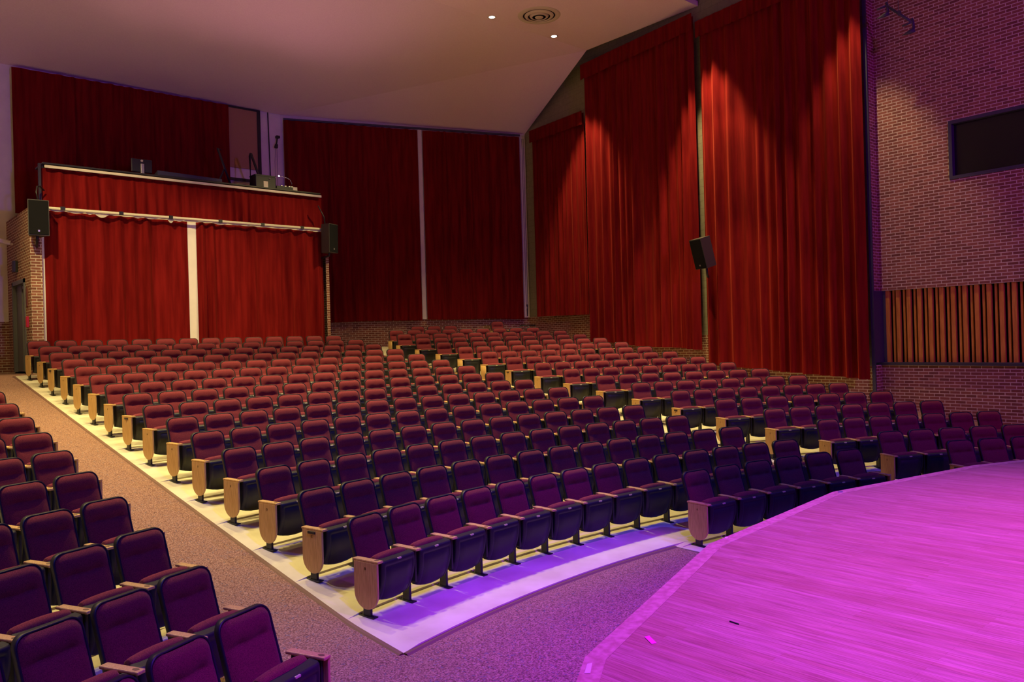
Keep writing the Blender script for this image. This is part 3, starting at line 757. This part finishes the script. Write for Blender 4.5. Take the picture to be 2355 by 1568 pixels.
# curtain track along the back wall
mb = MB(); a, b = seg(4.80, 0.10), seg(12.45, 0.10); mb.box(0, 1, 0, 1, 0, 1); mb.v = []; mb.f = []; mb.uv = []; mb.sm = []
dd = Vector((b[0] - a[0], b[1] - a[1], 0)); Lt = dd.length; ang = atan2(dd.y, dd.x)
mb.box(0, Lt, -0.03, 0.03, 9.84, 9.90, Matrix.Translation((a[0], a[1], 0)) @ Matrix.Rotation(ang, 4, 'Z'))
tag(mb.obj('curtain_track', M['navy']), 'dark curtain track along the top of the right-hand back wall', 'curtain track')
# white strips with cords
def strip(x, wd, label, cords):
    t = thing('wall_batten', label, 'wall strip', (*seg(x, 0.03), 3.25), atan2(dseg.y, dseg.x))
    mb = MB(); mb.bbox(-wd / 2, wd / 2, -0.03, 0.03, 0.08, 6.60, 0.008); part(t, 'batten', M['white'], mb)
    if cords:
        mb = MB()
        for q in (-0.035, 0.02): mb.tube([(q, -0.05, 6.5), (q, -0.05, 0.55)], 0.008, 6)
        part(t, 'pull_cord', M['greysteel'], mb)
        mb = MB(); mb.tube([(-0.008, -0.055, 0.55), (-0.008, -0.06, 0.50), (-0.008, -0.06, 0.38), (-0.008, -0.055, 0.12)], [0.022, 0.035, 0.02, 0.016], 8); part(t, 'cord_weight', M['navy'], mb)
strip(9.02, 0.15, 'narrow white strip between the two back wall curtains', False)
strip(12.56, 0.19, 'white corner strip with pull cords at the back right corner', True)

# ------------------------------------------------------------------ control booth at the back
BY = 28.2
bo = thing('control_booth', 'raised control booth at the back of the hall with white pipes and black counter', 'control booth', (0.95, BY + 0.6, 2.0))
ox, oy, oz = -0.95, -(BY + 0.6), -2.0
def B(mb): mb.v = [(x + ox, y + oy, z + oz) for x, y, z in mb.v]; return mb
mb = MB(); mb.box(-2.72, 4.64, BY + 0.10, BY + 0.20, 1.95, 6.88); part(bo, 'front_wall', M['white'], B(mb))
mb = MB(); mb.box(-2.95, 4.70, BY + 0.2, 30.98, 5.78, 5.90); part(bo, 'booth_floor', M['dark'], B(mb))
mb = MB(); mb.bbox(-2.68, 4.58, BY - 0.05, BY + 0.75, 6.985, 7.03, 0.012); mb.box(-2.66, 4.55, BY + 0.10, BY + 0.18, 6.90, 6.99); part(bo, 'counter', M['iron'], B(mb))
mb = MB(); mb.bbox(-2.64, 4.60, BY - 0.06, BY - 0.02, 6.90, 6.965, 0.01); part(bo, 'counter_edge', M['lining'], B(mb), 'white front edge board')
mb = MB(); mb.tube([(-2.62, BY - 0.13, 5.93), (4.68, BY - 0.13, 5.945)], 0.036, 10); part(bo, 'curtain_pipe', M['lining'], B(mb), 'white curtain pipe')
mb = MB(); mb.box(-2.76, -2.71, BY - 0.02, BY + 0.06, 5.6, 7.0); part(bo, 'end_board', M['iron'], B(mb))
mb = MB()
for x in (-2.3, -1.0, 0.2, 1.5, 2.7, 3.9): mb.box(x - 0.05, x + 0.05, BY - 0.172, BY - 0.09, 5.90, 5.985)
part(bo, 'pipe_bracket', M['iron'], B(mb))
# cream lining showing along the curtain heads
mb = MB(); rr = random.Random(5); x = -2.58
while x < 4.6:
    wd = rr.uniform(0.18, 0.45); dp = rr.uniform(0.005, 0.05) if rr.random() < 0.8 else 0.10
    n = 10; vs = [(x + wd * i / n, BY - 0.11, 5.93) for i in range(n + 1)] + [(x + wd * i / n, BY - 0.105, 5.90 - dp * sin(pi * i / n)) for i in range(n + 1)]
    mb.add(vs, [(i, i + 1, n + 2 + i, n + 1 + i) for i in range(n)]); x += wd
part(bo, 'curtain_lining', M['lining'], B(mb))
G3 = 'bright red curtains on the control booth'
curtain('lower left red curtain on the control booth front', (-2.66, BY + 0.09), (0.70, BY + 0.09), (5.90, 5.90), (2.05, 2.05), 31, group=G3, folds=2.9, amp=0.16, top_amp=0.6)
curtain('lower right red curtain on the control booth front', (0.93, BY + 0.09), (4.66, BY + 0.09), (5.90, 5.90), (2.05, 2.05), 32, group=G3, folds=2.9, amp=0.16, top_amp=0.6)
curtain('short red skirt curtain under the control booth counter', (-2.70, BY + 0.09), (4.67, BY + 0.09), (6.91, 6.91), (5.97, 5.97), 33, group=G3, folds=3.8, amp=0.11, top_amp=0.3)
# brick side wall of the booth with a door
XB = -2.973
def sidewall(mb, y0, y1, z0, z1): wq(mb, (XB, y1), (XB, y0), z0, z1, 31.1 - y1)
DY0, DY1, DZ = 28.85, 30.35, 4.32
mb = MB(); sidewall(mb, BY, DY0, 1.9, 5.95); sidewall(mb, DY1, 31.1, 1.9, 5.95); sidewall(mb, DY0, DY1, DZ, 5.95)
wq(mb, (XB, BY), (-2.73, BY), 1.9, 5.95, 2.9)
mb.quad((XB, BY, 5.95), (-2.73, BY, 5.95), (-2.73, 31.1, 5.95), (XB, 31.1, 5.95), [(0, 0), (.24, 0), (.24, 2.9), (0, 2.9)])
mb.quad((-2.73, BY, 1.9), (-2.73, BY + .12, 1.9), (-2.73, BY + .12, 5.95), (-2.73, BY, 5.95), [(0, 1.9), (.12, 1.9), (.12, 5.95), (0, 5.95)])
struct(mb.obj('wall_back.002', M['brick']), 'brick side wall of the control booth, with a door')
mb = MB(); wq(mb, (4.70, BY - 0.02), (4.80, BY - 0.02), 1.9, 5.2); wq(mb, (4.80, BY - 0.02), (4.80, 30.9), 1.9, 5.2, .1); struct(mb.obj('wall_back.003', M['brick']), 'brick pier at the right end of the control booth')
dr = bpy.data.objects.new('door_1', None); COL.objects.link(dr); tag(dr, 'dark door in the brick side of the control booth', 'door'); dr['kind'] = 'structure'
mb = MB(); t = 0.10
mb.box(XB - 0.03, XB + 0.14, DY0, DY0 + t, 2.05, DZ); mb.box(XB - 0.03, XB + 0.14, DY1 - t, DY1, 2.05, DZ); mb.box(XB - 0.03, XB + 0.14, DY0, DY1, DZ - t, DZ)
part(dr, 'door_frame', M['greysteel'], mb)
mb = MB(); mb.box(XB + 0.09, XB + 0.13, DY0 + t, DY0 + 0.72, 2.07, DZ - t); part(dr, 'door_leaf', M['door'], mb)
mb = MB(); mb.box(XB + 0.05, XB + 0.12, DY0 + 0.72, DY1 - t, 2.07, DZ - t); part(dr, 'side_panel', M['greysteel'], mb)
mb = MB(); mb.box(XB + 0.04, XB + 0.09, DY0 + 0.25, DY0 + 0.55, DZ - 0.22, DZ - 0.15); part(dr, 'door_closer', M['silver'], mb)
# small things on the booth side wall
def boxthing(name, label, cat, c, dims, mat, r=0.008, rz=0):
    mb = MB(); mb.bbox(-dims[0] / 2, dims[0] / 2, -dims[1] / 2, dims[1] / 2, -dims[2] / 2, dims[2] / 2, r)
    o = mb.obj(name, mat); o.location = c; o.rotation_euler = (0, 0, rz); return tag(o, label, cat)
t = thing('security_camera', 'white security camera on the brick wall above the door', 'camera', (XB, 30.2, 5.30))
mb = MB(); mb.bbox(-0.30, -0.06, -0.06, 0.06, -0.05, 0.05, 0.015, Matrix.Rotation(radians(12), 4, 'Y')); part(t, 'camera_body', M['white'], mb)
mb = MB(); mb.box(-0.10, 0.0, -0.02, 0.02, -0.03, 0.01); part(t, 'bracket', M['white'], mb)
boxthing('junction_box', 'dark box on the brick wall over the door', 'box', (XB - 0.05, 29.75, 4.68), (0.1, 0.2, 0.28), M['iron'])
boxthing('fire_alarm', 'red fire alarm pull on the brick corner beside the door', 'alarm', (XB - 0.03, 28.57, 3.26), (0.06, 0.10, 0.26), M['red'])
boxthing('wall_plaque', 'dark plaque on the brick corner above the red alarm', 'plaque', (XB - 0.015, 28.62, 3.85), (0.03, 0.14, 0.44), M['door'])
boxthing('thermostat', 'small beige thermostat on the white back wall at far left', 'thermostat', (-3.05, 31.07, 3.85), (0.12, 0.05, 0.14), M['paper'])

# things standing on the booth counter
CT = 7.03
mo = thing('monitor', 'black computer monitor seen from behind on the booth counter', 'monitor', (-0.33, 28.5, CT))
mb = MB(); mb.bbox(-0.255, 0.255, 0.02, 0.06, 0.10, 0.44, 0.012); part(mo, 'screen_back', M['black'], mb)
mb = MB(); mb.bbox(-0.042, 0.042, -0.035, 0.0, 0.0, 0.31, 0.006); part(mo, 'stand', M['silver'], mb, 'silver stand')
mb = MB(); mb.bbox(-0.12, 0.12, -0.06, 0.12, 0.0, 0.015, 0.005); part(mo, 'stand_base', M['black'], mb)
mb = MB(); n = 18; mb.add([(0.032 * cos(2 * pi * k / n), 0.012, 0.395 + 0.028 * sin(2 * pi * k / n)) for k in range(n)] + [(0.032 * cos(2 * pi * k / n), 0.022, 0.395 + 0.028 * sin(2 * pi * k / n)) for k in range(n)], [tuple(range(n))[::-1]] + [(k, (k + 1) % n, n + (k + 1) % n, n + k) for k in range(n)])
part(mo, 'badge', M['plate'], fixb) if False else fixn(part(mo, 'badge', M['plate'], mb, 'round pale badge'))
cn = thing('lighting_console', 'long low dark console on the booth counter right of the monitor', 'console', (0.95, 28.5, CT))
mb = MB()
mb.add([(-0.95, -0.15, 0), (0.75, -0.15, 0), (0.75, 0.30, 0), (-0.95, 0.30, 0), (-0.95, -0.15, 0.16), (0.75, -0.15, 0.12), (0.75, 0.30, 0.05), (-0.95, 0.30, 0.06)], [(0, 3, 2, 1), (4, 5, 6, 7), (0, 1, 5, 4), (1, 2, 6, 5), (2, 3, 7, 6), (3, 0, 4, 7)])
part(cn, 'console_body', M['navy'], mb)
mb = MB(); mb.bbox(-0.90, 0.70, -0.165, -0.15, 0.02, 0.05, 0.004); part(cn, 'wrist_rail', M['black'], mb)
rk = thing('equipment_case', 'black equipment case with a cream paper note on the booth counter', 'case', (2.93, 28.45, CT))
mb = MB(); mb.bbox(-0.30, 0.30, -0.18, 0.20, 0.0, 0.36, 0.015); mb.box(-0.31, 0.31, -0.19, 0.21, 0.33, 0.365); part(rk, 'case_body', M['black'], mb)
mb = MB(); mb.box(-0.07, 0.06, -0.188, -0.182, 0.01, 0.19); part(rk, 'paper_note', M['paper'], mb)
mb = MB(); mb.tube([(0.12, -0.19, 0.26), (0.14, -0.205, 0.275), (0.10, -0.205, 0.28), (0.08, -0.19, 0.27)], 0.008, 6); part(rk, 'latch', M['silver'], mb)
mx = thing('sound_mixer', 'small sound mixer with a gooseneck lamp at the right end of the booth counter', 'mixer', (3.60, 28.45, CT))
mb = MB()
mb.add([(-0.35, -0.2, 0), (0.14, -0.2, 0), (0.14, 0.3, 0), (-0.35, 0.3, 0), (-0.35, -0.2, 0.10), (0.14, -0.2, 0.10), (0.14, 0.3, 0.05), (-0.35, 0.3, 0.05)], [(0, 3, 2, 1), (4, 5, 6, 7), (0, 1, 5, 4), (1, 2, 6, 5), (2, 3, 7, 6), (3, 0, 4, 7)])
part(mx, 'mixer_body', M['black'], mb)
mb = MB()
for q in (-0.22, -0.10, 0.02, 0.10): mb.box(q, q + 0.05, -0.19, -0.15, 0.10, 0.125)
part(mx, 'connectors', M['silver'], mb)
mb = MB(); mb.tube([(0.12, -0.1, 0.08), (0.16, -0.12, 0.22), (0.10, -0.12, 0.34), (-0.05, -0.12, 0.39), (-0.22, -0.12, 0.40)], 0.007, 6); g = part(mx, 'gooseneck', M['iron'], mb)
mb = MB(); mb.lathe([(0.0, -0.02), (0.02, -0.012), (0.022, 0.004), (0.012, 0.016), (0, 0.018)], (-0.24, -0.12, 0.40), 12); part(mx, 'lamp', M['led'], mb)
boxthing('tissue_box', 'small cream box at the right end of the booth counter', 'box', (3.83, 28.33, CT + 0.06), (0.14, 0.10, 0.12), M['paper'])
def stand(label, x0, y, h, loc, flip):
    t = thing('equipment_stand', label, 'stand', loc, 0, 'black folding stands in the control booth')
    mb = MB(); mb.tube([(0, 0, h), (0.36 * flip, 0.0, 0)], 0.032, 8); part(t, 'leg', M['iron'], mb)
    mb = MB(); mb.tube([(0.19 * flip, 0.02, h * 0.47), (-0.02 * flip, 0.05, 0)], 0.026, 8); part(t, 'leg', M['iron'], mb)
    mb = MB(); mb.tube([(-0.02, 0, h + 0.005), (0.10, 0.0, h - 0.03)], 0.014, 6); part(t, 'head', M['iron'], mb)
stand('black folding stand in front of the tan window blind in the booth', 0, 0, 1.02, (1.86, 29.0, CT + 0.1), 1)
t = thing('equipment_stand', 'black folding stand rising behind the equipment case in the booth', 'stand', (2.80, 29.0, CT), 0, 'black folding stands in the control booth')
mb = MB(); mb.tube([(0, 0, 0), (0.0, 0, 1.02), (0.03, 0, 1.11)], 0.038, 8); part(t, 'leg', M['iron'], mb)
mb = MB(); mb.tube([(0.03, 0, 1.11), (0.33, 0.0, 0.28), (0.40, 0, 0)], 0.038, 8); part(t, 'leg', M['iron'], mb)
for (x, l) in ((1.86, 0),):
    mb = MB(); mb.bbox(1.6, 2.5, 28.9, 29.4, 5.905, CT + 0.09, 0.01); tag(mb.obj('road_case', M['black']), 'low black case under the folding stand in the booth', 'case')
# blind window and pipes on the white wall behind the booth
w = bpy.data.objects.new('window_2', None); COL.objects.link(w); tag(w, 'window with a lowered tan blind behind the control booth', 'window'); w['kind'] = 'structure'
mb = MB()
mb.box(2.80, 4.0, 30.88, 30.99, 9.97, 10.03); mb.box(3.90, 4.0, 30.86, 30.99, 7.75, 10.0); mb.box(2.80, 4.0, 30.88, 30.99, 7.72, 7.80); part(w, 'window_frame', M['iron'], mb)
mb = MB(); mb.box(2.80, 3.90, 30.90, 30.93, 8.12, 9.97); part(w, 'blind', M['blind'], mb)
mb = MB(); mb.box(2.80, 3.90, 30.935, 30.955, 7.78, 8.12); part(w, 'pane', M['white'], mb)
mb = MB(); mb.tube([(4.28, 30.92, 10.02), (4.33, 30.92, 7.1)], 0.018, 8); tag(mb.obj('conduit', M['iron']), 'thin dark pipe down the white wall behind the booth', 'pipe')
t = thing('wall_spotlight', 'small black spotlight on a bracket high on the white wall', 'light', (4.52, 30.85, 9.05))
mb = MB(); mb.bbox(-0.02, 0.10, -0.06, 0.06, 0.17, 0.25, 0.01); mb.tube([(0.03, 0, 0.19), (-0.02, -0.06, 0.02), (-0.07, -0.1, -0.12)], 0.022, 8); part(t, 'bracket', M['iron'], mb)
mb = MB(); mb.tube([(-0.05, -0.10, -0.06), (-0.08, -0.12, -0.17)], [0.05, 0.06], 12); part(t, 'lamp_head', M['iron'], mb)
mb = MB(); mb.tube([(-0.08, -0.10, -0.15), (-0.10, -0.05, -0.6), (-0.06, -0.02, -1.9)], 0.006, 6); mb.tube([(0.0, -0.02, 0.0), (-0.01, -0.02, -1.9)], 0.006, 6); part(t, 'cable', M['greysteel'], mb)

# ------------------------------------------------------------------ loudspeakers
def speaker(label, c, wd, dp, h, rz, tilt=0.0, arm=None, cable=None, roll=0.0):
    t = thing('loudspeaker', label, 'loudspeaker', c, rz, 'black loudspeakers hung round the hall')
    T = Matrix.Rotation(tilt, 4, 'X') @ Matrix.Rotation(roll, 4, 'Y')
    mb = MB(); w2, d2 = wd / 2, dp
    P = [(-w2, 0), (w2, 0), (w2 * 0.62, d2), (-w2 * 0.62, d2)]
    vs = [T @ Vector((x, y, z)) for z in (-h / 2, h / 2) for x, y in P]
    mb.add(vs, [(0, 3, 2, 1), (4, 5, 6, 7), (0, 1, 5, 4), (1, 2, 6, 5), (2, 3, 7, 6), (3, 0, 4, 7)]); part(t, 'cabinet', M['cabinet'], mb)
    mb = MB(); mb.bbox(-w2 * 0.93, w2 * 0.93, -0.018, 0.002, -h / 2 * 0.96, h / 2 * 0.96, 0.012, T); part(t, 'grille', M['dark'], mb)
    mb = MB(); mb.box(-0.02 + 0.0, 0.02, -0.024, -0.015, -h / 2 * 0.80, -h / 2 * 0.70, T); part(t, 'badge', M['silver'], mb)
    if arm: mb = MB(); mb.tube(arm, 0.03, 8); part(t, 'mounting_arm', M['iron'], mb)
    if cable: mb = MB(); mb.tube(cable, 0.018, 8); part(t, 'cable', M['iron'], mb)
    return t
speaker('black loudspeaker at the left end of the control booth', (-2.88, 27.70, 5.635), 0.43, 0.36, 0.82, radians(-2), 0.02, [(0.0, 0.2, -0.38), (0.0, 0.25, -0.52), (0.03, 0.5, -0.62)], [(0.03, 0.2, 0.40), (0.0, 0.2, 0.62), (0.03, 0.25, 0.76), (0.10, 0.3, 0.78), (0.2, 0.45, 0.72)])
speaker('black loudspeaker at the right end of the control booth', (4.74, 27.75, 5.655), 0.42, 0.34, 0.84, radians(24), 0.02, [(0.0, 0.15, -0.40), (0.02, 0.2, -0.5), (0.0, 0.45, -0.56)], [(-0.12, 0.2, 0.40), (-0.16, 0.2, 0.62), (-0.30, 0.3, 0.95)])
speaker('black loudspeaker tilted down from the right wall between two curtains', (10.70, 19.20, 4.63), 0.46, 0.40, 0.80, radians(-105), radians(15), [(0.0, 0.28, -0.35), (-0.04, 0.32, -0.52), (-0.14, 0.42, -0.57), (-0.50, 0.83, -0.57)])
# ------------------------------------------------------------------ lighting bar hung by the brick wall
lb = thing('light_bar', 'dark lighting bar with two yoked lamps hung in front of the brick wall', 'lighting bar', (10.67, 13.88, 9.21))
def LBp(*a): return [(x, y, z) for x, y, z in a]
mb = MB(); mb.tube([(0.0, 0.28, 0.30), (0.0, -0.26, -0.24)], 0.028, 8); part(lb, 'crossbar', M['navy'], mb)
for (y, z) in ((0.27, 0.29), (-0.25, -0.23)):
    mb = MB(); mb.tube([(0, y, z + 0.07), (0, y - 0.02, z), (0.0, y - 0.03, z - 0.15)], [0.028, 0.03, 0.03], 8); mb.tube([(0, y, z), (-0.02, y + 0.19, z - 0.03)], 0.022, 8); part(lb, 'yoke', M['navy'], mb)
    mb = MB(); mb.tube([(0, y - 0.05, z - 0.17), (-0.02, y + 0.04, z - 0.20), (-0.03, y + 0.20, z - 0.235)], [0.05, 0.045, 0.004], 10); part(lb, 'lamp_shutter', M['navy'], mb)
mb = MB(); mb.bbox(-0.03, 0.03, -0.03, 0.03, -0.01, 0.09, 0.01); part(lb, 'clamp', M['navy'], mb)
for (y, z) in ((0.24, 0.3), (0.02, 0.05)):
    mb = MB(); mb.tube([(0, y, z), (0.0, y + 0.03, 5.5)], 0.006, 6); part(lb, 'hanging_wire', M['navy'], mb)
# low dark rail in the far right corner behind the last row
t = thing('corner_rail', 'low black rail in the far right corner behind the last row', 'rail', (12.0, 27.3, zk(17.6)))
mb = MB(); mb.tube([(-0.28, 0.1, 0.62), (0.28, -0.1, 0.62)], 0.022, 8); part(t, 'top_rail', M['iron'], mb)
for x in (-0.27, 0.02, 0.27):
    mb = MB(); mb.tube([(x, -x * 0.36, 0.0), (x, -x * 0.36, 0.62)], 0.018, 8); part(t, 'post', M['iron'], mb)
